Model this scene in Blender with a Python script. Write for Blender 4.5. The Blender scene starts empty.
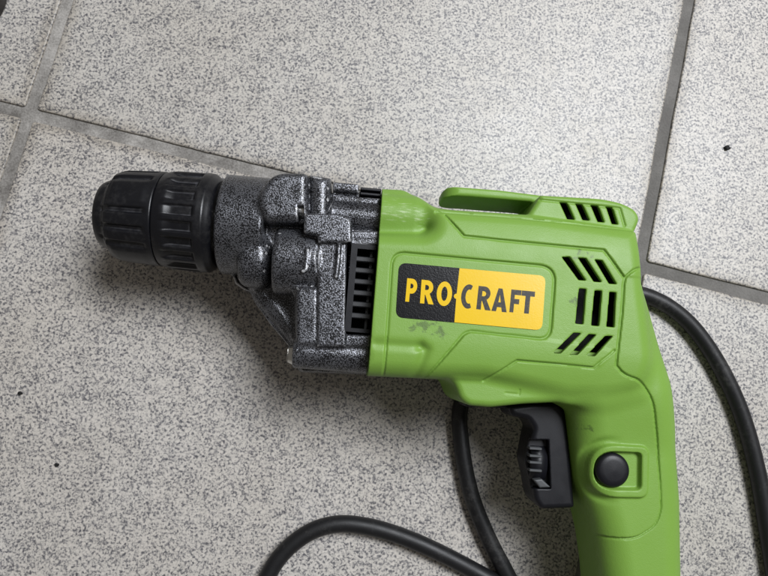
import bpy, bmesh, math, random
import numpy as np
from mathutils import Vector, Matrix
from mathutils.geometry import tessellate_polygon

# ------------------------------------------------------------------ camera
# solved from the tile grid: focal length in pixels of a 768 px wide frame, and the floor normal seen by the camera
FPX = 600.0
TILE = 333.0                                   # tile pitch, millimetres
up = np.array([.0499, -.1211, -.9915]); up /= np.linalg.norm(up)
ex = np.array([1., 0, 0]) - up * up[0]; ex /= np.linalg.norm(ex)
ey = np.cross(up, ex)
M = np.stack([ex, ey, up], 1)                  # world -> camera (x right, y down, z forward)
H = 1.0


def P(px, py, z=0.0):
    """world point (mm) that the photograph shows at pixel px, py when it lies z mm above the floor"""
    d = M.T @ np.array([px - 384.0, py - 288.0, FPX])
    s = (z - H) / d[2]
    return np.array([d[0] * s, d[1] * s, z])


H = TILE / np.linalg.norm(P(640, 266) - P(28.5, 113.5))
scene = bpy.context.scene
cam = bpy.data.cameras.new('camera')
cam.sensor_width = 36.0
cam.lens = FPX / 768 * 36
cam.clip_start = .01
cam.clip_end = 50
cam_ob = bpy.data.objects.new('camera', cam)
scene.collection.objects.link(cam_ob)
R3 = np.stack([M.T @ np.array([1., 0, 0]), M.T @ np.array([0, -1., 0]), M.T @ np.array([0, 0, -1.])], 1)
cm = Matrix.Identity(4)
for i in range(3):
    for j in range(3):
        cm[i][j] = R3[i, j]
cm.translation = (0, 0, H * .001)
cam_ob.matrix_world = cm
scene.camera = cam_ob

# ------------------------------------------------------------------ light
world = bpy.data.worlds.new('World')
scene.world = world
world.use_nodes = True
bg = world.node_tree.nodes['Background']
bg.inputs['Color'].default_value = (1.0, .93, .84, 1)
bg.inputs['Strength'].default_value = .145
lamp = bpy.data.lights.new('ceiling_lamp', 'AREA')
lamp.shape = 'RECTANGLE'
lamp.size = .8
lamp.size_y = .5
lamp.energy = 31
lamp.color = (.925, .955, 1.0)
lamp_ob = bpy.data.objects.new('ceiling_lamp', lamp)
scene.collection.objects.link(lamp_ob)
lamp_ob.location = (.60, .52, 1.28)
lamp_ob.rotation_euler = (Vector((.05, .05, 0)) - lamp_ob.location).to_track_quat('-Z', 'Y').to_euler()
vs = scene.view_settings
vs.view_transform = 'Standard'
vs.look = 'None'
vs.exposure = 0.0
vs.gamma = 1.0
scene.render.film_transparent = False


# ------------------------------------------------------------------ materials
class NT:
    def __init__(s, name):
        s.m = bpy.data.materials.new(name)
        s.m.use_nodes = True
        s.t = s.m.node_tree
        s.b = s.t.nodes['Principled BSDF']

    def n(s, typ, **kw):
        nd = s.t.nodes.new(typ)
        for k, v in kw.items():
            if k in nd.inputs:
                nd.inputs[k].default_value = v
            else:
                setattr(nd, k, v)
        return nd

    def l(s, a, b):
        s.t.links.new(a, b)

    def noise(s, vec, scale, detail=2.0, rough=.5):
        n = s.n('ShaderNodeTexNoise', Scale=scale, Detail=detail, Roughness=rough)
        s.l(vec, n.inputs['Vector'])
        return n.outputs['Fac']

    def ramp(s, fac, stops, interp='LINEAR'):
        r = s.n('ShaderNodeValToRGB')
        r.color_ramp.interpolation = interp
        e = r.color_ramp.elements
        while len(e) < len(stops):
            e.new(.5)
        for q, (p, c) in zip(e, stops):
            q.position = p
            q.color = (c, c, c, 1) if isinstance(c, (int, float)) else (*c, 1)
        s.l(fac, r.inputs['Fac'])
        return r.outputs['Color']

    def mix(s, fac, a, b, mode='MIX'):
        m = s.n('ShaderNodeMix', data_type='RGBA', blend_type=mode)
        for sock, v in ((m.inputs['Factor'], fac), (m.inputs['A'], a), (m.inputs['B'], b)):
            pass
        fi, ai, bi = m.inputs[0], m.inputs[6], m.inputs[7]
        for sock, v in ((fi, fac), (ai, a), (bi, b)):
            if isinstance(v, (int, float)):
                sock.default_value = v
            elif isinstance(v, tuple):
                sock.default_value = (*v, 1)
            else:
                s.l(v, sock)
        return m.outputs[2]

    def math(s, op, a, b=0.0, c=0.0, clamp=False):
        m = s.n('ShaderNodeMath', operation=op)
        m.use_clamp = clamp
        for i, v in enumerate((a, b, c)):
            if isinstance(v, (int, float)):
                m.inputs[i].default_value = v
            else:
                s.l(v, m.inputs[i])
        return m.outputs[0]

    def coord(s, which='Object'):
        return s.n('ShaderNodeTexCoord').outputs[which]

    def blob(s, vec, c, r):
        """1 at c (object space, metres) falling to 0 at distance r"""
        d = s.n('ShaderNodeVectorMath', operation='DISTANCE')
        s.l(vec, d.inputs[0])
        d.inputs[1].default_value = c
        return s.math('SUBTRACT', 1.0, s.math('DIVIDE', d.outputs['Value'], r), clamp=True)

    def bump(s, h, strength, dist):
        b = s.n('ShaderNodeBump', Strength=strength, Distance=dist)
        s.l(h, b.inputs['Height'])
        s.l(b.outputs['Normal'], s.b.inputs['Normal'])
        return b

    def set(s, **kw):
        for k, v in kw.items():
            k = k.replace('_', ' ')
            if hasattr(v, 'is_linked'):
                s.l(v, s.b.inputs[k])
            else:
                s.b.inputs[k].default_value = (*v, 1) if isinstance(v, tuple) and len(v) == 3 else v
        return s.m


def plastic(name, col, rough, grain=0.0, spec=.5, dust=0.0, worn=0.0):
    t = NT(name)
    v = t.coord()
    big = t.noise(v, 60, 3)
    c = t.mix(t.math('MULTIPLY', big, .5), col, tuple(x * .75 for x in col))
    if dust:                                          # dried dust and rub marks
        k_ = t.math('MULTIPLY', t.noise(v, 420, 5, .7), t.noise(v, 45, 3, .6))
        c = t.mix(t.ramp(k_, [(.27, 0.0), (.42, dust)]), c, (.16, .155, .145))
    if worn:                                          # rubbed moulding edges
        pt_ = t.n('ShaderNodeNewGeometry').outputs['Pointiness']
        k_ = t.math('ADD', pt_, t.math('MULTIPLY', t.math('SUBTRACT', t.noise(v, 260, 4), .5), .06))
        c = t.mix(t.ramp(k_, [(.515, 0.0), (.56, worn)]), c, (.11, .11, .12))
    r = t.math('MULTIPLY_ADD', t.noise(v, 220, 3), .22, rough - .11)
    t.set(Base_Color=c, Roughness=r, Specular_IOR_Level=spec)
    if grain:
        t.bump(t.noise(v, 2200, 2), grain, .0002)
    return t.m


# ------------------------------------------------------------------ drill frame (mm): u along the spindle, v across, z up
ZA = 38.0
A_ = P(100, 214, ZA)[:2]
B_ = P(640, 260.5, ZA)[:2]
eu = (B_ - A_) / np.linalg.norm(B_ - A_)
ev = np.array([-eu[1], eu[0]])
O_ = P(384, 238.4, ZA)[:2]


def L(px, py, z):
    q = P(px, py, z)[:2] - O_
    return (float(q @ eu), float(q @ ev))


def LL(pts, z):
    return [L(x, y, z) for x, y in pts]


C = scene.collection
drill = bpy.data.objects.new('drill', None)
C.objects.link(drill)
drill.empty_display_size = .03
drill.location = (O_[0] * .001, O_[1] * .001, 0)
drill.rotation_euler = (0, 0, math.atan2(eu[1], eu[0]))
drill['label'] = 'green and black corded power drill lying on its side on speckled grey tiles'
drill['category'] = 'drill'


def put(name, me, mat, parent):
    o = bpy.data.objects.new(name, me)
    C.objects.link(o)
    if mat:
        me.materials.append(mat)
    if parent:
        o.parent = parent
    return o


def mesh_np(name, V, F, smooth=True):
    """V (n,3) mm, F (m,4) or (m,3)"""
    me = bpy.data.meshes.new(name)
    k = F.shape[1]
    me.vertices.add(len(V))
    me.vertices.foreach_set('co', (np.asarray(V, np.float32) * .001).ravel())
    me.loops.add(F.size)
    me.loops.foreach_set('vertex_index', F.astype(np.int32).ravel())
    me.polygons.add(len(F))
    me.polygons.foreach_set('loop_start', np.arange(0, F.size, k, dtype=np.int32))
    me.polygons.foreach_set('use_smooth', np.full(len(F), smooth, bool))
    me.update(calc_edges=True)
    me.validate()
    return me


def mesh_py(name, V, F, smooth=False):
    me = bpy.data.meshes.new(name)
    me.from_pydata([tuple(c * .001 for c in v) for v in V], [], F)
    if smooth:
        me.polygons.foreach_set('use_smooth', [True] * len(me.polygons))
    me.update()
    return me


# ------------------------------------------------------------------ distance fields
def seg_dist(X, Y, a, b):
    dx, dy = b[0] - a[0], b[1] - a[1]
    t = np.clip(((X - a[0]) * dx + (Y - a[1]) * dy) / (dx * dx + dy * dy + 1e-9), 0, 1)
    return np.hypot(X - a[0] - t * dx, Y - a[1] - t * dy)


def line_dist(X, Y, pts):
    d = np.full(np.broadcast(X, Y).shape, 1e9, np.float32)
    for a, b in zip(pts[:-1], pts[1:]):
        d = np.minimum(d, seg_dist(X, Y, a, b))
    return d.astype(np.float32)


def poly_dist(X, Y, pts):
    d = line_dist(X, Y, pts + pts[:1])
    ins = np.zeros(d.shape, bool)
    for a, b in zip(pts, pts[1:] + pts[:1]):
        if a[1] == b[1]:
            continue
        c = (a[1] > Y) != (b[1] > Y)
        ins ^= c & (X < (b[0] - a[0]) * (Y - a[1]) / (b[1] - a[1]) + a[0])
    return np.where(ins, -d, d).astype(np.float32)


def smin(a, b, k):
    h = np.clip(.5 + .5 * (b - a) / k, 0, 1)
    return b + (a - b) * h - k * h * (1 - h)


def smax(a, b, k):
    return -smin(-a, -b, k)


def rnd(w1, w2, r):
    """rounded intersection of two slabs"""
    a, b = w1 + r, w2 + r
    return np.sqrt(np.maximum(a, 0) ** 2 + np.maximum(b, 0) ** 2) + np.minimum(np.maximum(a, b), 0) - r


def fillet(pts, r, n=5):
    """round the corners of a closed polygon; r one number or one per corner"""
    out = []
    N = len(pts)
    for i in range(N):
        p0, p, p1 = (np.array(pts[(i + k) % N]) for k in (-1, 0, 1))
        ri = r[i] if isinstance(r, (list, tuple)) else r
        a, b = p0 - p, p1 - p
        la, lb = np.linalg.norm(a), np.linalg.norm(b)
        t = min(ri, la * .48, lb * .48)
        if t < .05:
            out.append(tuple(p))
            continue
        A, B = p + a / la * t, p + b / lb * t
        for k in range(n + 1):
            s = k / n
            out.append(tuple((1 - s) ** 2 * A + 2 * s * (1 - s) * p + s * s * B))
    return out


def spline(pts, n=8):
    """Catmull-Rom through points"""
    p = [np.array(q, float) for q in pts]
    p = [2 * p[0] - p[1]] + p + [2 * p[-1] - p[-2]]
    out = []
    for i in range(1, len(p) - 2):
        for k in range(n):
            t = k / n
            out.append(.5 * (2 * p[i] + (p[i + 1] - p[i - 1]) * t + (2 * p[i - 1] - 5 * p[i] + 4 * p[i + 1] - p[i + 2]) * t * t
                             + (3 * p[i] - p[i - 1] - 3 * p[i + 1] + p[i + 2]) * t ** 3))
    out.append(p[-2])
    return out


class Vol:
    def __init__(s, u0, u1, v0, v1, zs, h):
        s.xs = np.arange(u0, u1 + h, h, dtype=np.float32)
        s.ys = np.arange(v0, v1 + h, h, dtype=np.float32)
        s.zs = np.asarray(zs, np.float32)
        s.X, s.Y, s.Z = s.xs[:, None, None], s.ys[None, :, None], s.zs[None, None, :]
        s.X2, s.Y2 = s.xs[:, None], s.ys[None, :]
        s.F = np.full((len(s.xs), len(s.ys), len(s.zs)), 50., np.float32)

    def poly(s, pts):
        return poly_dist(s.X2, s.Y2, pts)[:, :, None]

    def line(s, pts):
        return line_dist(s.X2, s.Y2, pts)

    def ext(s, d2, z0, z1, r, off=None):
        Z = s.Z if off is None else s.Z - off
        return rnd(d2, np.abs(Z - (z0 + z1) / 2) - (z1 - z0) / 2, r)

    def cyl(s, vc, zc, R, u0, u1, r):
        d2 = np.hypot(s.Y - vc, s.Z - zc) - R
        return rnd(d2, np.abs(s.X - (u0 + u1) / 2) - (u1 - u0) / 2, r)

    def add(s, d, k=0):
        s.F = (smin(s.F, d, k) if k else np.minimum(s.F, d)).astype(np.float32)

    def cut(s, d, k=0):
        s.F = (smax(s.F, -d, k) if k else np.maximum(s.F, -d)).astype(np.float32)

    def net(s):
        F = s.F
        ins = F < 0
        nx, ny, nz = F.shape
        cnt = np.zeros((nx - 1, ny - 1, nz - 1), np.uint8)
        offs = [(a, b, c) for a in (0, 1) for b in (0, 1) for c in (0, 1)]
        for a, b, c in offs:
            cnt += ins[a:nx - 1 + a, b:ny - 1 + b, c:nz - 1 + c]
        I, J, K = np.nonzero((cnt > 0) & (cnt < 8))
        vid = np.full(cnt.shape, -1, np.int32)
        vid[I, J, K] = np.arange(len(I))
        cv = {o: F[I + o[0], J + o[1], K + o[2]] for o in offs}
        acc = np.zeros((len(I), 3)); num = np.zeros(len(I))
        for o in offs:
            for ax in range(3):
                if o[ax]:
                    continue
                q = list(o); q[ax] = 1; q = tuple(q)
                fa, fb = cv[o], cv[q]
                m = (fa < 0) != (fb < 0)
                t = np.where(m, fa / np.where(m, fa - fb, 1), 0)
                for d in range(3):
                    acc[:, d] += np.where(m, o[d] + (t if d == ax else 0), 0)
                num += m
        acc /= num[:, None]
        g = np.stack([I, J, K], 1) + acc
        V = np.stack([np.interp(g[:, d], np.arange(len(a)), a) for d, a in enumerate((s.xs, s.ys, s.zs))], 1)
        quads = []
        for ax in range(3):
            sl = [slice(1, n - 1) for n in (nx, ny, nz)]
            s0, s1 = list(sl), list(sl)
            s0[ax] = slice(0, (nx, ny, nz)[ax] - 1); s1[ax] = slice(1, (nx, ny, nz)[ax])
            a, b = ins[tuple(s0)], ins[tuple(s1)]
            i, j, k = np.nonzero(a != b)
            flip = a[i, j, k]
            base = [i, j, k]
            base = [base[d] + (0 if d == ax else 1) for d in range(3)]
            e, f = [(1, 2), (2, 0), (0, 1)][ax]

            def cell(de, df):
                c = list(base)
                c[e] = c[e] - de
                c[f] = c[f] - df
                return vid[c[0], c[1], c[2]]
            q = np.stack([cell(1, 1), cell(0, 1), cell(0, 0), cell(1, 0)], 1)
            q[~flip] = q[~flip][:, ::-1]
            quads.append(q)
        return V, np.concatenate(quads)

    def mesh(s, name):
        V, Q = s.net()
        return mesh_np(name, V, Q)


def bevel_box(u0, u1, v0, v1, z0, z1, b):
    bm = bmesh.new()
    bmesh.ops.create_cube(bm, size=1)
    for v in bm.verts:
        v.co = Vector(((u0 + u1) / 2 + v.co.x * (u1 - u0), (v0 + v1) / 2 + v.co.y * (v1 - v0), (z0 + z1) / 2 + v.co.z * (z1 - z0))) * .001
    if b:
        bmesh.ops.bevel(bm, geom=bm.edges[:], offset=b * .001, segments=1, affect='EDGES')
    me = bpy.data.meshes.new('bar')
    bm.to_mesh(me)
    bm.free()
    return me


def prism(name, outer, holes, z0, z1, chamfer=0.0):
    """flat polygon with holes, extruded"""
    loops = [outer] + holes
    V, F = [], []
    flat = [p for lp in loops for p in lp]
    n = len(flat)
    for z in (z1, z0):
        V += [(x, y, z) for x, y in flat]
    tris = tessellate_polygon([[Vector((x, y, 0)) for x, y in lp] for lp in loops])
    for t in tris:
        a, b, c = (np.array(flat[i]) for i in t)
        ccw = (b[0] - a[0]) * (c[1] - a[1]) - (b[1] - a[1]) * (c[0] - a[0]) > 0
        t = tuple(t) if ccw else tuple(t)[::-1]
        F.append(t)
        F.append(tuple(i + n for i in t[::-1]))
    st = 0
    for lp in loops:
        m = len(lp)
        for i in range(m):
            F.append((st + i, st + i + n, st + (i + 1) % m + n, st + (i + 1) % m))
        st += m
    me = mesh_py(name, V, F)
    bm = bmesh.new(); bm.from_mesh(me)
    bmesh.ops.recalc_face_normals(bm, faces=bm.faces[:])
    bm.to_mesh(me); bm.free()
    return me


# ------------------------------------------------------------------ floor
t = NT('speckled_tile')
geo = t.n('ShaderNodeNewGeometry').outputs['Position']
warp = t.n('ShaderNodeTexNoise', Scale=300.0, Detail=1.0)
t.l(geo, warp.inputs['Vector'])
n1 = t.noise(geo, 820, 3.0, .6)
n2 = t.noise(geo, 1400, 2, .5)
n3 = t.noise(geo, 14, 3, .55)
n4 = t.noise(geo, 90, 2, .5)
vo = t.n('ShaderNodeTexVoronoi', Scale=980.0)
t.l(geo, vo.inputs['Vector'])
vs_ = t.n('ShaderNodeSeparateColor'); t.l(vo.outputs['Color'], vs_.inputs[0])
comb = t.math('ADD', t.math('MULTIPLY', n1, .62), t.math('MULTIPLY', n2, .22))
comb = t.math('ADD', comb, t.math('MULTIPLY_ADD', vs_.outputs[0], .17, -.005))
comb = t.math('ADD', comb, t.math('MULTIPLY', t.math('SUBTRACT', n4, .5), .10))
spk = t.ramp(comb, [(.36, (.088, .086, .096)), (.44, (.235, .228, .228)), (.51, (.455, .433, .403)), (.63, (.56, .530, .492))])
soil = t.ramp(n3, [(.35, 0.0), (.75, .6)])
col = t.mix(soil, spk, t.mix(1.0, spk, (.86, .83, .78), 'MULTIPLY'))
obj = t.coord('Object')
sx = t.n('ShaderNodeSeparateXYZ'); t.l(obj, sx.inputs[0])
edge = t.math('MAXIMUM', t.math('ABSOLUTE', sx.outputs[0]), t.math('ABSOLUTE', sx.outputs[1]))
edge = t.math('ADD', edge, t.math('MULTIPLY', t.math('SUBTRACT', t.noise(geo, 70, 4, .65), .5), .012))
grime = t.ramp(t.math('MULTIPLY', t.math('SUBTRACT', edge, .150), 1 / .0145, clamp=True), [(.45, 0.0), (1.0, .75)])
col = t.mix(grime, col, t.mix(1.0, col, (.60, .56, .50), 'MULTIPLY'))
oi = t.n('ShaderNodeObjectInfo').outputs['Random']
var = t.mix(oi, (.93, .93, .92), (1.0, .99, .98))
col = t.mix(1.0, col, var, 'MULTIPLY')
rg = t.math('MULTIPLY_ADD', n4, .16, .36)
tile_mat = t.set(Base_Color=col, Roughness=rg, Specular_IOR_Level=.5)
t.bump(t.math('ADD', t.math('MULTIPLY', n1, .5), n4), .06, .0006)

t = NT('grout')
geo = t.n('ShaderNodeNewGeometry').outputs['Position']
a = t.noise(geo, 42, 5, .62)
b = t.noise(geo, 900, 3, .6)
gcol = t.ramp(t.math('ADD', t.math('MULTIPLY', a, .7), t.math('MULTIPLY', b, .3)), [(.36, (.115, .106, .096)), (.5, (.235, .222, .205)), (.62, (.39, .37, .345))])
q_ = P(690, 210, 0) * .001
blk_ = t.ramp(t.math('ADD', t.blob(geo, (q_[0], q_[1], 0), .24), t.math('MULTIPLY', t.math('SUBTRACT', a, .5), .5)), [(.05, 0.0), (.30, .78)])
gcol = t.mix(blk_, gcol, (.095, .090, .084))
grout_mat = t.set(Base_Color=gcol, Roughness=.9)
t.bump(t.math('ADD', a, b), .5, .0008)

T0, T1 = P(28.5, 113.5)[:2], P(640, 266)[:2]
du = (T1 - T0) / np.linalg.norm(T1 - T0)
dv = np.array([-du[1], du[0]])
GW = 6.4
floor_bm = bmesh.new()
cor = [(-2, -3), (4, -3), (4, 3), (-2, 3)]
NG = 96
gx = np.linspace(-2, 4, NG + 1)
fv = [[None] * (NG + 1) for _ in range(NG + 1)]
Vf = [];
rs = np.random.RandomState(3)
corners = []
for (i, j) in cor:
    q = T0 + du * i * TILE + dv * j * TILE
    corners.append((q[0], q[1]))
V = [(x, y, -1.3) for x, y in corners] + [(x, y, -20) for x, y in corners]
floor = put('floor', mesh_py('floor', V, [(0, 1, 2, 3), (7, 6, 5, 4), (0, 4, 5, 1), (1, 5, 6, 2), (2, 6, 7, 3), (3, 7, 4, 0)]), grout_mat, None)
floor['kind'] = 'structure'


def tile_mesh(seed):
    """one pressed tile with a rolled, slightly uneven edge"""
    rnd_ = np.random.RandomState(seed)
    hs = (TILE - GW) / 2
    n = 40
    ring = []
    rc = 1.6
    per = []
    for (cx, cy, a0) in ((1, 1, 0), (-1, 1, 90), (-1, -1, 180), (1, -1, 270)):
        for k in range(5):
            a = math.radians(a0 + k * 22.5)
            per.append((cx * (hs - rc) + rc * math.cos(a), cy * (hs - rc) + rc * math.sin(a)))
        nx = {0: (-1, 1), 90: (-1, -1), 180: (1, -1), 270: (1, 1)}[a0]
        e0, e1 = np.array(per[-1]), None
        e1 = {0: np.array((-(hs - rc), hs)), 90: np.array((-hs, -(hs - rc))), 180: np.array((hs - rc, -hs)), 270: np.array((hs, hs - rc))}[a0]
        for k in range(1, n):
            per.append(tuple(e0 + (e1 - e0) * k / n))
    per = np.array(per)
    nrm = per / np.linalg.norm(per, axis=1)[:, None]
    m = np.abs(per).max(1)
    nrm = np.where(np.abs(per) > hs - rc - 1e-3, np.sign(per), 0)
    nrm = nrm / np.maximum(np.linalg.norm(nrm, axis=1)[:, None], 1e-6)
    wob = rnd_.normal(0, 1, len(per))
    wob = (wob + np.roll(wob, 1) + np.roll(wob, -1) + np.roll(wob, 2)) * .07
    V, F = [], []
    prof = [(1.1, 0.0), (.55, -.07), (.2, -.28), (.02, -.7), (0, -6)]
    for (ins, z) in prof:
        q = per - nrm * (ins + (wob[:, None] if z > -5 else 0))
        V += [(x, y, z) for x, y in q]
    N = len(per)
    for r in range(len(prof) - 1):
        for i in range(N):
            F.append((r * N + i, (r + 1) * N + i, (r + 1) * N + (i + 1) % N, r * N + (i + 1) % N))
    F.append(tuple(range(N)))
    me = mesh_py('tile', V, F, True)
    me.polygons[len(F) - 1].use_smooth = False
    me.materials.append(tile_mat)
    return me


tms = [tile_mesh(k) for k in range(3)]
k = 0
for i in range(-2, 4):
    for j in range(-3, 3):
        q = T0 + du * (i + .5) * TILE + dv * (j + .5) * TILE
        o = bpy.data.objects.new('tile', tms[k % 3])
        k += 1
        C.objects.link(o)
        o.parent = floor
        o.location = (q[0] * .001, q[1] * .001, 0)
        o.rotation_euler = (0, 0, math.atan2(du[1], du[0]) + (k % 4) * math.pi / 2)

# ------------------------------------------------------------------ drill materials
ZT = 71.0          # upper face of the green motor housing
ZC, ZB = 40.0, 9.0
t = NT('green_plastic')
v = t.coord()
big = t.noise(v, 35, 3)
base = t.mix(big, (.178, .325, .050), (.158, .295, .046))
sm = t.noise(v, 330, 5, .65)


def at3(px, py, z):
    a_, b_ = L(px, py, z)
    return (a_ * .001, b_ * .001, z * .001)


for (px, py, z, r, thr) in ((582, 258, 71, .008, .50), (574, 300, 71, .006, .56), (420, 325, 71, .012, .56), (440, 328, 71, .008, .55), (590, 425, 58, .015, .62)):
    bl = t.blob(v, at3(px, py, z), r)
    mk = t.ramp(t.math('MULTIPLY', t.math('POWER', bl, .5), sm), [(thr * .74, 0.0), (thr * .92, .7)])
    base = t.mix(mk, base, (.06, .10, .025))
scr = t.n('ShaderNodeMapping')
t.l(v, scr.inputs['Vector'])
scr.inputs['Scale'].default_value = (260, 1300, 300)
scn = t.n('ShaderNodeTexNoise', Scale=1.0, Detail=3.0)
t.l(scr.outputs['Vector'], scn.inputs['Vector'])
for (px, py, z, r) in ((392, 211, 62, .011), (408, 213, 62, .012), (420, 217, 62, .010), (384, 196, 58, .006)):
    bl = t.blob(v, at3(px, py, z), r)
    mk = t.ramp(t.math('MULTIPLY', t.math('POWER', bl, .5), scn.outputs['Fac']), [(.44, 0.0), (.60, .5)])
    base = t.mix(mk, base, (.46, .56, .33))
fine = t.noise(v, 2600, 2)
rgh = t.math('MULTIPLY_ADD', t.noise(v, 120, 3), .18, .36)
green = t.set(Base_Color=base, Roughness=rgh, Specular_IOR_Level=.36)
t.bump(t.math('ADD', fine, t.math('MULTIPLY', t.noise(v, 700, 2), .6)), .22, .0003)

t = NT('hammered_black_silver')
v = t.coord()
n1 = t.noise(v, 1900, 2.0, .5)
n2 = t.noise(v, 130, 2)
k = t.math('ADD', n1, t.math('MULTIPLY', t.math('SUBTRACT', n2, .5), .22))
msk = t.ramp(k, [(.46, 0.0), (.60, 1.0)])
pt = t.n('ShaderNodeNewGeometry').outputs['Pointiness']
worn = t.ramp(t.math('ADD', pt, t.math('MULTIPLY', t.math('SUBTRACT', t.noise(v, 300, 3), .5), .05)), [(.525, 0.0), (.56, .85)])
cc = t.mix(msk, (.004, .004, .005), (.205, .21, .23))
cc = t.mix(worn, cc, (.50, .50, .51))
mt = t.math('MULTIPLY', msk, .85)
rr = t.math('MULTIPLY_ADD', msk, .13, .24)
hammer = t.set(Base_Color=cc, Metallic=mt, Roughness=rr)
t.bump(n1, .35, .0004)

black = plastic('black_plastic', (.005, .0052, .007), .34, .10, .4, .07, .5)
black_soft = plastic('black_satin_plastic', (.0065, .0066, .009), .42, .08, .32)
dark_grey = plastic('dark_grey_plastic', (.022, .023, .026), .45, .1)
rib_grey = plastic('grey_rib_plastic', (.06, .063, .067), .55, .1)
rubber = plastic('black_rubber', (.008, .008, .009), .48, .22, .4, .16)
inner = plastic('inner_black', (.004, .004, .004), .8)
steel = NT('screw_steel')
steel.set(Base_Color=(.62, .61, .58), Metallic=1.0, Roughness=.28)
steel = steel.m
t = NT('yellow_print')
v = t.coord()
t.set(Base_Color=t.mix(t.noise(v, 90, 3), (.74, .485, .006), (.66, .42, .006)), Roughness=.26, Specular_IOR_Level=.3)
t.bump(t.noise(v, 1600, 2), .10, .0002)
yellow = t.m
t = NT('black_print')
v = t.coord()
t.set(Base_Color=(.006, .006, .007), Roughness=.26, Specular_IOR_Level=.25)
t.bump(t.noise(v, 1600, 2), .22, .0003)
bprint = t.m
t = NT('worn_letter_print')
v = t.coord()
t.set(Base_Color=t.mix(t.ramp(t.noise(v, 900, 3), [(.5, 0.0), (.7, .5)]), (.008, .007, .006), (.12, .08, .02)), Roughness=.42, Specular_IOR_Level=.3)
lprint = t.m

# ------------------------------------------------------------------ chuck
def U(px, z, py=None):
    return L(px, 214 + .086 * (px - 100) if py is None else py, z)[0]


def lathe(name, prof, fn=None, nth=360, per=.5, mat=None, parent=drill):
    us, rs_ = [], []
    for (u0, r0), (u1, r1) in zip(prof[:-1], prof[1:]):
        n = max(1, int(math.hypot(u1 - u0, r1 - r0) / per))
        for i in range(n):
            us.append(u0 + (u1 - u0) * i / n); rs_.append(r0 + (r1 - r0) * i / n)
    us.append(prof[-1][0]); rs_.append(prof[-1][1])
    us, rs_ = np.array(us), np.array(rs_)
    th = np.linspace(0, 2 * np.pi, nth, endpoint=False)
    Rr = np.repeat(rs_[:, None], nth, 1)
    if fn is not None:
        Rr = Rr + fn(us[:, None], th[None, :])
    V = np.stack([np.repeat(us[:, None], nth, 1), Rr * np.cos(th), ZA + Rr * np.sin(th)], 2).reshape(-1, 3)
    m = len(us)
    i, j = np.meshgrid(np.arange(m - 1), np.arange(nth), indexing='ij')
    j2 = (j + 1) % nth
    Q = np.stack([i * nth + j, i * nth + j2, (i + 1) * nth + j2, (i + 1) * nth + j], 2).reshape(-1, 4)[:, ::-1]
    return put(name, mesh_np(name, V, Q), mat, parent)


def sst(x, a, b):
    t_ = np.clip((x - a) / (b - a), 0, 1)
    return t_ * t_ * (3 - 2 * t_)


uT, uC, uS, uK, uE = U(97, 46), U(121, 44), U(163, 42), U(168, 42), U(219, 42)


def front_fl(u, th):
    d = np.degrees(th - math.pi / 2) % 90          # groups of three flutes, then a plain land
    g = 0
    for c in (4.0, 26.0, 47.0):
        dd = np.abs((d - c + 45) % 90 - 45)
        g = g + np.exp(-(dd / 3.6) ** 4)
    m = sst(u, uC - 7, uC - 2) * (1 - sst(u, uS - 5, uS - 1.5))
    land = .35 * (1 - sst(np.abs((d - 70 + 45) % 90 - 45), 12, 18))
    return -(1.35 * g) * m + land * sst(u, uC - 2, uC + 1) * (1 - sst(u, uS - 5, uS - 1.5))


def rear_fl(u, th):
    s = np.cos(20 * th)
    w = sst(s, -.62, -.15)
    m = sst(u, uK + .5, uK + 7) * (1 - sst(u, uE - 8.5, uE - 6.5))
    return -1.6 * w * m


lathe('chuck_sleeve', [(uT + 3, 5.5), (uT + .4, 6.5), (uT, 8), (uT, 13.2), (uT + .6, 14.4), (uT + 2, 15.2), (uT + 5, 16.3), (uC - 2.5, 19.4), (uC - .5, 20.2), (uC + 2, 20.6), (uS - 2, 21.4), (uS - .3, 21.4), (uS, 21.0), (uS, 14)], front_fl, mat=black)
lathe('chuck_collar', [(uS + .15, 14), (uS + .15, 20.9), (uS + .5, 21.2), (uK, 21.6), (uK + 3, 22.3), (uE - 6, 22.6), (uE - 3.5, 22.4), (uE - 2.5, 21.6), (uE - 1, 20.6), (uE, 19.5), (uE + .3, 12)], rear_fl, mat=black)
for k in range(3):                                  # three jaws inside the nose
    a = k * 2 * math.pi / 3 + .5
    me = bevel_box(uT + .6, uT + 12, -1.6, 1.6, .6, 5.2, .4)
    me.transform(Matrix.Translation((0, 0, ZA * .001)) @ Matrix.Rotation(a, 4, 'X'))
    put('chuck_jaw', me, steel, drill)
lathe('spindle', [(uE - 3, 1), (uE - 3, 13), (uE + 6, 13), (uE + 6, 1)], mat=steel, nth=48, per=2)

# ------------------------------------------------------------------ gear housing
uSeam = L(374, 282, 50)[0]
g = Vol(U(219, 50) - 3, uSeam + 4, L(300, 385, 30)[1] - 2, L(330, 168, 45)[1] + 3, np.r_[np.arange(-1, 38, 1.0), np.arange(38, 70, .42)], .42)


def vy(px, py, z):
    return L(px, py, z)[1]


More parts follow.
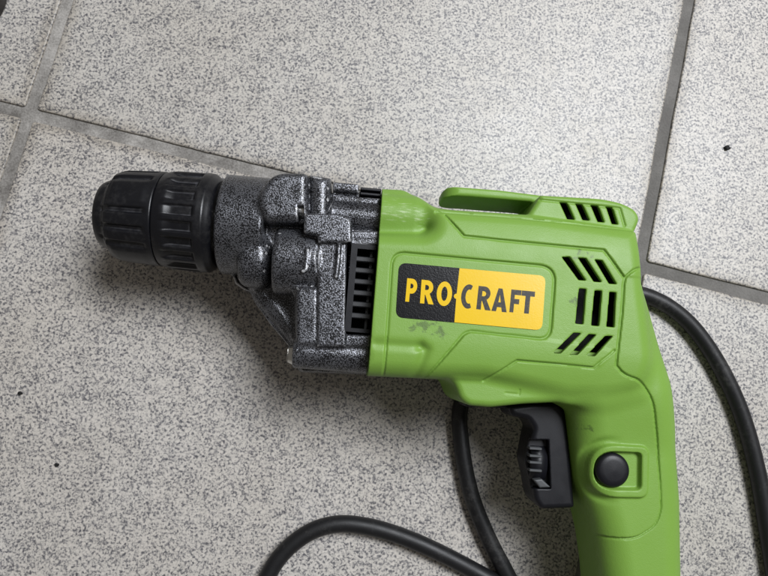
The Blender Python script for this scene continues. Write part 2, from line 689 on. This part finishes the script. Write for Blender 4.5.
g.add(g.cyl(0, ZA, 22.7, U(223, 42), U(267, 48), 2.0))                                     # clamping neck
hump = LL([(258, 206), (263, 190), (272, 179), (282, 175), (309, 175.5), (309, 220), (300, 224), (266, 224)], 58)
g.add(g.ext(g.poly(fillet(hump, 2.5)), 12, 63, 3.2), 1.6)
band = LL([(309, 175), (331, 178.5), (331, 226), (309, 226)], 58)
g.add(g.ext(g.poly(band), 10, 61.8, 4.5), .6)
valley = LL([(262, 200), (330, 200), (330, 300), (262, 262)], 50)
g.add(g.ext(g.poly(valley), 10, 52, 5), 2)
back = LL([(328, 189), (360, 192), (384, 195), (384, 345), (328, 345)], 54)
g.add(g.ext(g.poly(back), 8, 55, 4), 2)
blk = LL([(332, 182), (359, 184.5), (359, 193), (332, 191)], 56)
g.add(g.ext(g.poly(blk), 30, 57, 1.0), .8)
g.add(g.cyl(vy(360, 217, 54), 51, 7.0, U(325, 50), uSeam + 3, 2), 1.2)                     # upper screw tube
ledge = LL([(330, 230), (384, 231), (384, 240), (330, 240)], 58)
g.add(g.ext(g.poly(ledge), 30, 58.5, 1), .8)
main = LL([(306, 234), (318, 238), (384, 237), (384, 341), (300, 341), (295, 338), (294, 296), (287, 284), (274, 274), (276, 250)], 58)
g.add(g.ext(g.poly(fillet(main, 2)), 1, 58.5, 2.5), 1.0)
g.add(g.cyl(vy(295, 260, 56), 49, 14.6, U(273, 58, 260), U(322, 62, 260), 2), 1.0)                   # gear bulge
low = LL([(296, 287), (319, 287), (319, 346), (296, 346)], 60)
g.add(g.ext(g.poly(low), 6, 62.0, 2), 1.4)
pl = LL([(317.5, 238), (347, 238), (346, 347), (316.5, 347)], 63)
g.add(g.ext(g.poly(pl), 4, 62.8, 1.2), .6)                                                 # flat rear flange
strip_ = LL([(340, 334), (384, 335), (384, 347), (340, 347)], 62)
g.add(g.ext(g.poly(strip_), 4, 61.5, 1.2), .6)
tab = LL([(303.5, 213), (340, 214), (351, 219), (352, 243), (318, 243), (317, 236), (303.5, 233)], 64)
g.add(g.ext(g.poly(fillet(tab, [1, 2, 6, 2, .5, .5, 1])), 20, 64.6, 1.1), .5)              # rounded tab
g.add(g.cyl(vy(252, 259, 50), 45.5, 12.0, U(238, 50, 259), U(270, 54, 259), 5), 1.5)                   # nose boss
g.add(g.cyl(vy(330, 354, 56), 54, 7.0, U(293.5, 54, 354), uSeam + 2, 1.2), 1.6)                   # lower screw tube
web = LL([(243, 262), (250, 287), (256, 302), (291, 344), (300, 372), (384, 375), (384, 300), (300, 262)], 30)
g.add(g.ext(g.poly(fillet(web, 2)), .4, 42, 6), 3)
foot = LL([(300, 364), (384, 368), (384, 374), (302, 371)], 42)
g.add(g.ext(g.poly(foot), 3, 46, .8), .8)
for pts, z in (([(233, 272), (237, 283), (245, 289), (252, 291), (258, 304), (272, 324), (290, 345)], 36), ([(254, 288), (266, 298), (278, 309), (288, 325), (294, 339)], 40)):
    d = g.line(LL(pts, z))[:, :, None]
    g.add(g.ext(d - .7, 6, z + 2, .6), 1.0)
rib_w = .75
for pts, z, hgt in (([(307.5, 250), (306, 262), (306, 269), (303, 271)], 64, .8), ([(339, 243), (338, 262), (336, 276)], 64, .9)):
    d = g.line(LL(pts, z))[:, :, None]
    g.add(g.ext(d - rib_w, 40, 63.2 + hgt, .6), .8)
# seam of the casting and the tab's step
d = g.line(LL([(317.3, 243), (316.3, 290), (314.5, 366)], 63))[:, :, None]
g.cut(g.ext(d - .35, 62.2, 70, .1), .2)
d = g.line(LL([(332, 176), (331, 198), (327, 210)], 60))[:, :, None]
g.cut(np.maximum(d - .45, -g.F - .9), .3)
# recess for the cooling grille
gr = LL([(347, 243), (386, 243), (386, 334), (346, 334), (344.5, 328)], 62)
g.cut(g.ext(g.poly(fillet(gr, [1, .1, .1, 2.5, 1])), 44, 80, .3), .3)
tg = LL([(359, 184), (390, 186), (390, 198.5), (359, 197)], 55)
g.cut(g.ext(g.poly(tg), 36, 80, .3), .3)
rs_tab = LL([(298, 206), (303.5, 206), (303.5, 224), (298, 224)], 62)
g.cut(g.ext(g.poly(rs_tab), 56, 80, .5), 1)
# rear end flat
g.F = np.maximum(g.F, g.X - (uSeam + .0)).astype(np.float32)
gear = put('gear_housing', g.mesh('gear_housing'), hammer, drill)
gear['label'] = 'cast gear housing with black and silver hammered paint'

# cooling grille: frame, dark well and slats
well = LL([(347.5, 244), (375, 244), (372, 333), (346.5, 333)], 60)
uA, uB = L(347, 285, 62)[0] + .5, uSeam - .3
vA, vB = vy(360, 334, 62) + .6, vy(360, 243, 62) - .4
grille = put('cooling_grille', prism('cooling_grille', fillet([(uA, vA), (uB, vA), (uB, vB), (uA, vB)], .8), [[(uA + 2.6, vA + 1.6), (uA + 2.6, vB - 2.0), (uB - .01, vB - 2.0), (uB - .01, vA + 1.6)]], 50, 62.0), black_soft, drill)
put('grille_well', bevel_box(uA + .3, uB, vA + .3, vB - .3, 45, 50.2, 0), inner, grille)
n = 7
pitch = (vB - 2.0 - vA - 1.6) / n
me = None
for k in range(n):
    vv = vA + 1.6 + pitch * (k + .12)
    if k == 0:
        continue
    sl = bevel_box(uA + 1.9, uB - .1, vv - 1.1, vv + 1.1, 53, 61.4, .35)
    put('slat', sl, dark_grey, grille)
put('grille_rail', bevel_box(uB - 2.6, uB - 1.2, vA + 1.7, vB - 2.1, 50, 58.5, .2), dark_grey, grille)
a0, a1 = L(359.5, 190, 52), L(382, 192, 52)
tgr = put('top_grille', bevel_box(a0[0], uSeam + .0, vy(370, 199, 54) + .6, vy(370, 187, 54) - 1.2, 34, 50.5, .4), black_soft, drill)
for q in (188.6, 193.4):
    put('slat', bevel_box(a0[0] + .4, uSeam - .1, vy(370, q + 2.0, 54), vy(370, q - .8, 54), 46, 54, .3), black_soft, tgr)


def screw(px, py, z, R, hu):
    uu, vv = L(px, py, z)
    bm = bmesh.new()
    bmesh.ops.create_cone(bm, cap_ends=True, segments=28, radius1=R, radius2=R * .8, depth=hu)
    for vtx in bm.verts:
        x, y, zz = vtx.co
        vtx.co = Vector((uu - zz, vv + x, z + y)) * .001
    bmesh.ops.bevel(bm, geom=[e for e in bm.edges if len(e.link_faces) == 2 and e.calc_face_angle(0) > .5], offset=.0003, segments=2, affect='EDGES')
    me = bpy.data.meshes.new('screw')
    bm.to_mesh(me); bm.free()
    put('screw', me, steel, drill)


screw(291.5, 354, 53, 4.6, 2.4)
screw(302.2, 211, 58, 3.2, 2.0)

# ------------------------------------------------------------------ green housing and handle
bu0, bu1 = uSeam - 2, L(690, 400, 40)[0] + 4
bv1, bv0 = L(400, 182, 45)[1] + 4, L(640, 712, 40)[1]
b = Vol(bu0, bu1 + 14, bv0, bv1, np.r_[np.arange(7, 42, 1.1), np.arange(42, 73.5, .45)], .38)
off = np.zeros((len(b.xs), len(b.ys)), np.float32)
zs_, zh_ = 70.5, 61.5


def groove(pts, z, w=.62, depth=.9):
    global off
    d = b.line(LL(pts, z) if not isinstance(z, (list, tuple)) else [L(x, y, q) for (x, y), q in zip(pts, z)])
    off -= depth * np.clip(1 - (d / w) ** 2, 0, 1)


def lift(pts, z, hgt, e=.5, fil=0):
    global off
    q = LL(pts, z)
    if fil:
        q = fillet(q, fil)
    d = poly_dist(b.X2, b.Y2, q)
    off += hgt * (1 - sst(d, -e, e))


vm = vy(470, 297, 71)
# barrel camber: flat across the badge, falling away above and below
dy = np.clip(np.abs(b.Y2 - vm) - 17, 0, 26) * sst(b.Y2, vy(600, 440, 60), vy(600, 385, 65)) + 0 * b.X2
camb = (-.010 * dy ** 2)[:, :, None]
pq = fillet(LL([(383, 390), (392.5, 252), (555.5, 267), (549.8, 340), (466.5, 331), (424, 381), (424, 390)], zs_), [0, 5.5, 7, 5, 3, 0, 0], 9)
d = poly_dist(b.X2, b.Y2, pq)
off -= .35 * (1 - sst(d, -.5, .5))
off -= .85 * np.clip(1 - (d / .62) ** 2, 0, 1)
lift([(428, 378), (463, 335), (470, 331.5), (486, 332), (541, 339.3), (600, 347), (614, 352), (600, 366), (593, 367.6), (517, 360.5), (486, 381)], zs_, .35, .8)
groove([(446, 214), (464, 236), (520, 242), (604, 250), (623, 277)], zs_)
lift([(440, 208), (446, 214), (464, 236), (520, 242), (604, 250), (623, 277), (650, 277), (650, 190), (440, 190)], zs_, .3)
groove([(436, 212.5), (500, 217), (550, 222), (638, 231)], 66, .7, 1.0)
groove([(541, 199), (621, 207.5), (626, 225)], 65, .6, .7)
groove([(486, 381), (517, 360.5), (593.5, 367.6), (614, 350.6)], zs_, .6, .8)
grip_line = [(640, 268, 70), (634, 270, 70), (626, 276, 70), (623, 284, 70), (621, 313, 70), (615, 360, 69), (616, 368, 68), (622, 375, 66), (633, 380, 64), (642, 388, 63), (649, 402, 62), (653, 425, 61), (657, 450, 61), (661, 500, 61), (660, 514, 61), (655, 525, 61), (646, 532, 61), (633, 537, 60), (610, 539, 60), (572, 538, 55)]
gl = [tuple(q) for q in spline([L(*q) for q in grip_line], 6)]
off -= 1.0 * np.clip(1 - (b.line(gl) / .65) ** 2, 0, 1)
# the grip below the curved line sits lower and narrows
gp = poly_dist(b.X2, b.Y2, gl + [L(540, 545, 50), L(540, 730, 50), L(740, 730, 50), L(740, 268, 60)])
off -= 1.0 * (1 - sst(gp, -.7, .7)) * sst(-(b.Y2 + 0 * b.X2), -vy(640, 430, 60), -vy(640, 520, 60))
# switch-lock bezel
bz = [(592, 470), (592, 444), (646, 447), (645, 497), (590, 497)]
bez = fillet(LL([(590.5, 443), (648, 446), (647, 498), (589.5, 497)], zh_), [11.5, 4, 4, 11.5], 9)
d = poly_dist(b.X2, b.Y2, bez)
off += 1.6 * (1 - sst(d, -.7, .4))
off -= 1.5 * np.exp(-((d - 1.6) / 1.5) ** 2) * (1 - sst(b.X2 + 0 * d, L(592, 470, zh_)[0], L(625, 470, zh_)[0]))
rec = fillet(LL([(597, 451.5), (641, 453), (640.5, 489.5), (596, 489)], zh_ + 1), [8.0, 2, 2, 8.0], 9)
d = poly_dist(b.X2, b.Y2, rec)
off -= 2.6 * (1 - sst(d, -.5, .5))
for pts, w, dp in (([(376, 344), (420, 347)], 3.2, .9), ([(420, 347), (425, 350), (415, 376)], 3.2, 1.3)):
    d = b.line(LL(pts, 67))
    off -= dp * np.exp(-(d / w * 1.6) ** 2)
groove([(505.5, 393), (519, 394.5), (519.5, 390)], 65, .55, .35)
off = off[:, :, None]
zup = sst(b.Z, 40, 46)

body = LL([(358, 236), (421, 238), (430, 231), (425, 207), (450, 210.5), (532, 215.5), (632, 231), (633.5, 262), (635, 290), (639, 320), (644, 365), (634, 392), (600, 400), (560, 399), (480, 380), (432, 379), (358, 375.5)], 60)
b.add(b.ext(b.poly(fillet(body, [.1, 3, 3, 2, 2, 3, 2, 3, 8, 8, 8, 8, 6, 3, 3, 3, .1])), ZB, ZT, 7, (off + camb) * zup))
strip = LL([(528, 214), (540, 195.5), (600, 199), (620, 203), (634, 210), (639, 219), (633.5, 233), (528, 226)], 62)
b.add(b.ext(b.poly(fillet(strip, [.5, 1, 3, 5, 4, 3, 2, 1])), 20, 63.6, 2.2, off * zup), 1)
b.add(b.cyl(vy(400, 216, 58), 54.5, 9.8, uSeam - 8, U(426, 56, 216), 6), 7)
front = LL([(355, 186.5), (406, 188.5), (425, 207), (428, 221), (355, 221)], 56)
b.add(b.ext(b.poly(fillet(front, [1, 3, 3, 1, 1])), 16, 57, 4), 3)
guard = LL([(446, 376), (453, 386), (457, 398), (465, 404.5), (487, 406.5), (520, 403), (553, 401.5), (562, 404), (600, 405), (636, 396), (636, 362), (446, 362)], 58)
b.add(b.ext(b.poly(fillet(guard, 2)), 18, 65, 3, off * zup), 2.5)
handle = LL([(556, 396), (566, 410), (569, 421), (577, 482), (589, 516), (596, 545), (601, 580), (606, 640), (608, 705), (684, 705), (682, 640), (681, 576), (679.6, 499), (673, 431), (665, 382), (653, 345), (642, 305), (634, 280), (600, 300)], 52)
hoff = off - 4.0 * sst(-b.Y, -vy(600, 385, 66), -vy(600, 455, 62))
b.add(b.ext(b.poly(fillet(handle, 3)), 18, 65.5, 12, hoff * zup), 5)
b.F = np.maximum(b.F, uSeam + .15 - b.X).astype(np.float32)

# vents, with a hollow behind them
def par(pts, sc, ox, oy):
    return [(x * sc + ox, y * sc + oy) for x, y in pts]


c5, c6 = (.2083, 500, 170), (.2429, 500, 240)
top_v = [par(q, *c5) for q in ([(290, 150), (328, 152), (365, 235), (328, 232)], [(367, 157), (402, 160), (438, 240), (402, 237)], [(440, 163), (478, 167), (508, 248), (475, 245)], [(515, 172), (547, 175), (573, 258), (543, 255)])]
rear_v = [par(q, *c6) for q in ([(250, 70), (285, 70), (352, 168), (320, 166)], [(318, 74), (352, 76), (417, 175), (383, 173)], [(385, 80), (418, 84), (478, 183), (445, 181)],
                                [(322, 200), (352, 202), (340, 348), (307, 345)], [(386, 208), (417, 210), (405, 355), (372, 352)], [(447, 214), (475, 216), (467, 360), (435, 357)],
                                [(300, 382), (333, 383), (245, 468), (213, 466)], [(362, 388), (394, 390), (315, 474), (283, 472)], [(430, 395), (462, 396), (385, 480), (350, 476)])]
cav1 = LL([(556, 252), (618, 254), (616, 300), (609, 363), (545, 362), (566, 330), (570, 285)], 66)
b.cut(b.ext(b.poly(fillet(cav1, 2)), 42, 68.8, .5), .5)
cav2 = LL([(557, 202.5), (622, 209), (627, 224), (560, 218)], 64)
b.cut(b.ext(b.poly(cav2), 44, 61.7, .4), .3)
for q, z in [(q, 65) for q in top_v] + [(q, 70) for q in rear_v]:
    pp = LL(q, z)
    us_ = [p[0] for p in pp]; ws_ = [p[1] for p in pp]
    i0, i1 = np.searchsorted(b.xs, [min(us_) - 3, max(us_) + 3])
    j0, j1 = np.searchsorted(b.ys, [min(ws_) - 3, max(ws_) + 3])
    d = poly_dist(b.X2[i0:i1], b.Y2[:, j0:j1], pp)[:, :, None]
    w = rnd(d, np.abs(b.Z - 68) - 12, .2)
    b.F[i0:i1, j0:j1] = np.maximum(b.F[i0:i1, j0:j1], -w)
# trigger slot in the front of the handle
tr = LL([(470, 404), (556, 401.5), (564, 408), (573, 512), (530, 512), (500, 420), (470, 420)], 48)
b.cut(b.ext(b.poly(fillet(tr, 1)), 27, 50, 1), .6)
V, Q = b.net()
cen = V[Q].mean(1)
VN = np.zeros_like(V)
qn = np.cross(V[Q[:, 2]] - V[Q[:, 0]], V[Q[:, 3]] - V[Q[:, 1]])
for c_ in range(4):
    for ax_ in range(3):
        VN[:, ax_] += np.bincount(Q[:, c_], qn[:, ax_], len(V))
VN /= np.linalg.norm(VN, axis=1)[:, None] + 1e-12
gpoly = gl + [L(540, 545, 50), L(540, 730, 50), L(740, 730, 50), L(740, 268, 60)]
inside = poly_dist(cen[:, 0], cen[:, 1], gpoly) < 0
for nm, sel in (('motor_housing', ~inside), ('handle', inside)):
    q = Q[sel]
    idx, inv = np.unique(q, return_inverse=True)
    me = mesh_np(nm, V[idx], inv.reshape(q.shape))
    me.normals_split_custom_set_from_vertices(VN[idx].tolist())
    o = put(nm, me, green, drill)
    if nm == 'motor_housing':
        housing = o
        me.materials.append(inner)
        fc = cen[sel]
        dk = (poly_dist(fc[:, 0], fc[:, 1], cav2) < .6) & (fc[:, 2] < 61.9) & (fc[:, 2] > 43)  # hollow faces behind the vents painted black, shade put into the colour
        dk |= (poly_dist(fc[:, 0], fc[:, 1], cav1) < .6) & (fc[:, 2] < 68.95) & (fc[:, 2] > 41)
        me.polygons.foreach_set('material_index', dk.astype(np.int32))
    else:
        handle_ob = o
def net_poly(name, pts, z0, z1, r, mat, parent, h=.4, cuts=()):
    us_ = [p[0] for p in pts]; ws_ = [p[1] for p in pts]
    q = Vol(min(us_) - 2, max(us_) + 2, min(ws_) - 2, max(ws_) + 2, np.arange(z0 - 2, z1 + 2, h), h)
    q.add(q.ext(q.poly(pts), z0, z1, r))
    for c in cuts:
        c(q)
    return put(name, q.mesh(name), mat, parent)


net_poly('rear_vent_dark_block', LL([(556, 252), (616, 256), (608, 361), (548, 360)], 60), 43, 54, 1, inner, housing, .8)  # black block added in the hollow to make the rear vents look dark
net_poly('top_vent_dark_block', LL([(557, 203), (621, 209), (625, 223), (560, 217)], 60), 44.5, 50, .8, inner, housing, .8)  # added black filler, stands in for the darkness under the top vents

r0, r1 = L(549, 350.5, 66), L(600, 355.5, 66)
me = bevel_box(0, math.hypot(r1[0] - r0[0], r1[1] - r0[1]), -.9, .9, 56, 66.5, .3)
me.transform(Matrix.Translation((r0[0] * .001, r0[1] * .001, 0)) @ Matrix.Rotation(math.atan2(r1[1] - r0[1], r1[0] - r0[0]), 4, 'Z'))
put('vent_rib', me, green, housing)

# belt hook on the upper edge
hk = LL([(442.5, 193), (443.5, 188.5), (448, 186), (500, 190), (541, 195.2), (556, 200), (556, 208), (548, 212), (531, 212.5), (536, 203.5), (530, 201.5), (500, 199), (470, 196.5), (452, 195.5), (445, 195.5)], 52)
def tongue(q):
    w = rnd((L(443, 190, 52)[0] + .3) - q.X, np.abs(q.Z - 40.5) - 12.3, 9.0)
    q.F = np.maximum(q.F, w).astype(np.float32)


net_poly('belt_hook', fillet(hk, .8), 28.5, 52.5, 1.4, green, drill, .4, (tongue,))

# switch: trigger, speed dial, direction lever, lock button
tg_ = LL([(508, 406), (531, 403), (560, 402), (566, 412), (575, 508), (541, 509.5), (535, 501), (531, 478), (527, 462), (531, 440), (534, 428), (528, 419.5), (511, 416)], 48)


def dial_slot(q):
    s_ = LL([(526, 440), (549, 440), (551, 489), (531, 489)], 49)
    q.cut(q.ext(q.poly(s_), 44.5, 70, .3), .3)


trig = net_poly('trigger', fillet(tg_, 1.5), 29, 48.6, 2.2, black_soft, drill, .4, (dial_slot,))
cu, cvv = L(537, 463, 46)
bm = bmesh.new()
bmesh.ops.create_cone(bm, cap_ends=True, segments=40, radius1=6.6, radius2=6.6, depth=7)
for vtx in bm.verts:
    x, y, zz = vtx.co
    vtx.co = Vector((cu + zz + .6, cvv + x * 1.25, 41.2 + y)) * .001
for f_ in bm.faces:
    f_.smooth = len(f_.verts) == 4
me = bpy.data.meshes.new('speed_dial'); bm.to_mesh(me); bm.free()
dial = put('speed_dial', me, black_soft, trig)
for py_ in (448.5, 456, 462.5, 470.5):
    p0 = L(530, py_, 49); p1 = L(543, py_, 49)
    put('rib', bevel_box(p0[0], p1[0] - .2, p0[1] - .55, p0[1] + .55, 44, 48.4, .25), rib_grey, dial)
lv = LL([(534, 480), (542, 479), (551, 487.5), (540, 488)], 49)
net_poly('direction_lever', lv, 44.6, 48.9, .5, rib_grey, trig, .3)
net_poly('switch_body', LL([(462, 398), (556, 398), (560, 412), (511, 414), (508, 408), (464, 406)], 40), 26, 44, 1.5, black_soft, drill, .6)
bu, bv_ = L(613.5, 470.5, 62.5)
bm = bmesh.new()
prof = [(0, 63.2), (4.0, 63.1), (5.6, 62.9), (6.5, 62.4), (6.95, 61.6), (7.0, 60.7), (7.0, 56)]
NS = 56
rings = []
for r, z in prof:
    rings.append([bm.verts.new(Vector((bu + max(r, .01) * math.cos(2 * math.pi * i / NS), bv_ + max(r, .01) * math.sin(2 * math.pi * i / NS), z)) * .001) for i in range(NS)])
for a, c in zip(rings[:-1], rings[1:]):
    for i in range(NS):
        f = bm.faces.new((a[i], c[i], c[(i + 1) % NS], a[(i + 1) % NS])); f.smooth = True
me = bpy.data.meshes.new('lock_button'); bm.to_mesh(me); bm.free()
put('lock_button', me, black_soft, handle_ob)

# ------------------------------------------------------------------ badge with lettering
ZBG = ZT - .35
def K(x, y):
    return L(x * .20833 + 390, y * .20833 + 250, ZBG + .4)


quad = [K(44, 60), K(748, 124), K(730, 386), K(28, 322)]
badge_pts = fillet(quad, 3.2, 6)
badge = put('badge', prism('badge', badge_pts, [], ZBG - .3, ZBG + .30), bprint, housing)
badge['label'] = 'black and yellow name badge'
dT, dB = K(334, 87), K(309, 347)
yp = [dT] + fillet([dT, quad[1], quad[2], dB], [0, 3.0, 3.0, 0], 6)[1:]
cc_ = K(319, 222)
bump_pts = []
dvec = np.array(dT) - np.array(dB); dvec /= np.linalg.norm(dvec)
pn = np.array([-dvec[1], dvec[0]])
for k in range(9):
    a = math.pi * k / 8
    bump_pts.append(tuple(np.array(cc_) - dvec * math.cos(a) * 1.05 + pn * math.sin(a) * 1.05 - pn * .0))
yp = yp + bump_pts
put('yellow_field', prism('yellow_field', yp, [], ZBG, ZBG + .36), yellow, badge)


def arc(cx, cy, rx, ry, a0, a1, n=10):
    return [(cx + rx * math.cos(math.radians(a0 + (a1 - a0) * i / n)), cy + ry * math.sin(math.radians(a0 + (a1 - a0) * i / n))) for i in range(n + 1)]


def letter_shape(ch):
    if ch == 'P':
        return [(0, 0), (.36, 0), (.36, .36), (.52, .36)] + arc(.52, .68, .48, .32, -90, 90) + [(0, 1)], [[(.36, .58), (.36, .79)] + arc(.46, .685, .19, .105, 90, -90, 6)]
    if ch == 'R':
        return [(0, 0), (.32, 0), (.32, .38), (.36, .38), (.62, 0), (1.02, 0), (.68, .44)] + arc(.50, .715, .44, .285, -50, 90) + [(0, 1)], [[(.32, .58), (.32, .80)] + arc(.44, .69, .18, .11, 90, -90, 6)]
    if ch == 'O':
        return arc(.5, .5, .52, .53, 0, 360, 28)[:-1], [arc(.5, .5, .21, .31, 0, 360, 20)[:-1]]
    if ch == 'C':
        return arc(.54, .5, .54, .53, 62, 298, 22) + arc(.58, .5, .26, .31, 292, 68, 18), []
    if ch == 'A':
        return [(-.02, 0), (.30, 0), (.36, .19), (.66, .19), (.72, 0), (1.06, 0), (.68, 1), (.36, 1)], [[(.42, .40), (.51, .74), (.60, .40)]]
    if ch == 'F':
        return [(0, 0), (.38, 0), (.38, .38), (.86, .38), (.86, .60), (.38, .60), (.38, .78), (1, .78), (1, 1), (0, 1)], []
    return [(.31, 0), (.67, 0), (.67, .77), (1, .77), (1, 1), (0, 1), (0, .77), (.31, .77)], []


LET = [('P', [(83, 135), (134, 141), (124, 252), (73, 247)], yellow), ('R', [(152, 142), (213, 149), (208, 262), (144, 255)], yellow), ('O', [(230, 151), (301, 158), (292, 269), (222, 262)], yellow),
       ('C', [(347, 165), (412, 171), (402, 281), (337, 275)], lprint), ('R', [(426, 172), (488, 179), (482, 291), (414, 284)], lprint), ('A', [(500, 181), (560, 188), (556, 299), (488, 292)], lprint),
       ('F', [(583, 189), (632, 194), (622, 303), (573, 298)], lprint), ('T', [(634, 194), (697, 200), (687, 308), (624, 302)], lprint)]
for ch, q, mt_ in LET:
    q = [np.array(c, float) for c in q]

    def mp(s, w):
        p = (q[3] * (1 - s) + q[2] * s) * (1 - w) + (q[0] * (1 - s) + q[1] * s) * w
        return K(p[0], p[1])
    o_, h_ = letter_shape(ch)
    z0 = ZBG + (.1 if mt_ is yellow else .2)
    put('letter', prism('letter', [mp(*p) for p in o_], [[mp(*p) for p in hh] for hh in h_], z0, ZBG + (.36 if mt_ is yellow else .42)), mt_, badge)

# ------------------------------------------------------------------ power cord
cord_px = [(640, 690, 38), (645, 760, 34), (690, 830, 10), (770, 800, 4.5), (790, 700, 4.5), (781, 620, 4.5), (769, 540, 4.5), (757, 470, 4.5), (740, 410, 4.5), (716, 360, 4.5), (688, 322, 4.5), (655, 299, 4.5), (620, 292, 4.5), (575, 300, 4.5), (520, 330, 4.5), (478, 368, 4.5), (461, 405, 4.5), (461, 440, 4.5), (470, 490, 4.5), (487, 535, 4.5),
           (510, 580, 4.5), (545, 650, 4.5), (600, 740, 4.5), (660, 790, 4.5), (690, 740, 9), (640, 680, 13), (575, 636, 13.2), (530, 604, 8), (482, 575, 4.5), (432, 549, 4.5), (395, 534, 4.5), (365, 526, 4.5), (338, 524, 4.5), (312, 531, 4.5), (288, 548, 4.5), (270, 572, 4.5), (258, 605, 4.5), (250, 660, 4.5), (252, 740, 4.5), (240, 860, 4.5)]
pts3 = []
for x, y, z in cord_px:
    a, c = L(x, y, z)
    pts3.append((a, c, z))
path = np.array(spline(pts3, 12))
tan = np.gradient(path, axis=0)
tan /= np.linalg.norm(tan, axis=1)[:, None]
side = np.cross(tan, np.array([0, 0, 1.])); side /= np.linalg.norm(side, axis=1)[:, None]
upv = np.cross(side, tan)
NR = 20
th = np.linspace(0, 2 * np.pi, NR, endpoint=False)
V = (path[:, None, :] + 4.05 * (np.cos(th)[None, :, None] * side[:, None, :] + np.sin(th)[None, :, None] * upv[:, None, :])).reshape(-1, 3)
m = len(path)
i, j = np.meshgrid(np.arange(m - 1), np.arange(NR), indexing='ij')
j2 = (j + 1) % NR
Q = np.stack([i * NR + j, (i + 1) * NR + j, (i + 1) * NR + j2, i * NR + j2], 2).reshape(-1, 4)[:, ::-1]
put('power_cord', mesh_np('power_cord', V, Q), rubber, drill)

# ------------------------------------------------------------------ small things on the floor
def crumb(px, py, r, seed, label):
    rr_ = random.Random(seed)
    bm = bmesh.new()
    bmesh.ops.create_icosphere(bm, subdivisions=2, radius=1)
    for vtx in bm.verts:
        f = 1 + rr_.uniform(-.3, .3)
        vtx.co = Vector((vtx.co.x * f, vtx.co.y * f * .8, vtx.co.z * f * .5)) * r * .001
    me = bpy.data.meshes.new('dirt_crumb'); bm.to_mesh(me); bm.free()
    o = put('dirt_crumb', me, inner, None)
    q = P(px, py, 0)
    o.location = (q[0] * .001, q[1] * .001, r * .4 * .001)
    o['label'] = label
    o['category'] = 'crumb'
    o['group'] = 'dirt crumbs on the tiles'


crumb(20.5, 393, 1.2, 1, 'tiny black dirt crumb on the tile below the chuck')
crumb(57, 464.5, 1.1, 2, 'tiny black dirt crumb on the tile below the chuck')
crumb(726.5, 148.3, 1.7, 5, 'dark grey dirt crumb on the tile behind the vented rear of the drill')

# dark foot of some furniture, only its edge shows
fq = P(-40, -5, 0)
prof = [(0, 0), (24, 0), (25.5, 1.5), (25.5, 9), (23.5, 12), (20, 15), (19, 24), (18.5, 70), (17.5, 72), (0, 72)]
NS = 64
V, F = [], []
for r, z in prof:
    V += [(max(r, .01) * math.cos(2 * math.pi * i / NS), max(r, .01) * math.sin(2 * math.pi * i / NS), z) for i in range(NS)]
for k in range(len(prof) - 1):
    for i in range(NS):
        F.append((k * NS + i, k * NS + (i + 1) % NS, (k + 1) * NS + (i + 1) % NS, (k + 1) * NS + i))
ff = put('furniture_foot', mesh_py('furniture_foot', V, F, True), plastic('dark_brown_foot', (.014, .010, .008), .5, .1), None)
ff.location = (fq[0] * .001, fq[1] * .001, 0)
ff['label'] = 'dark brown rounded furniture foot standing on the tile beyond the grout line'
ff['category'] = 'foot'
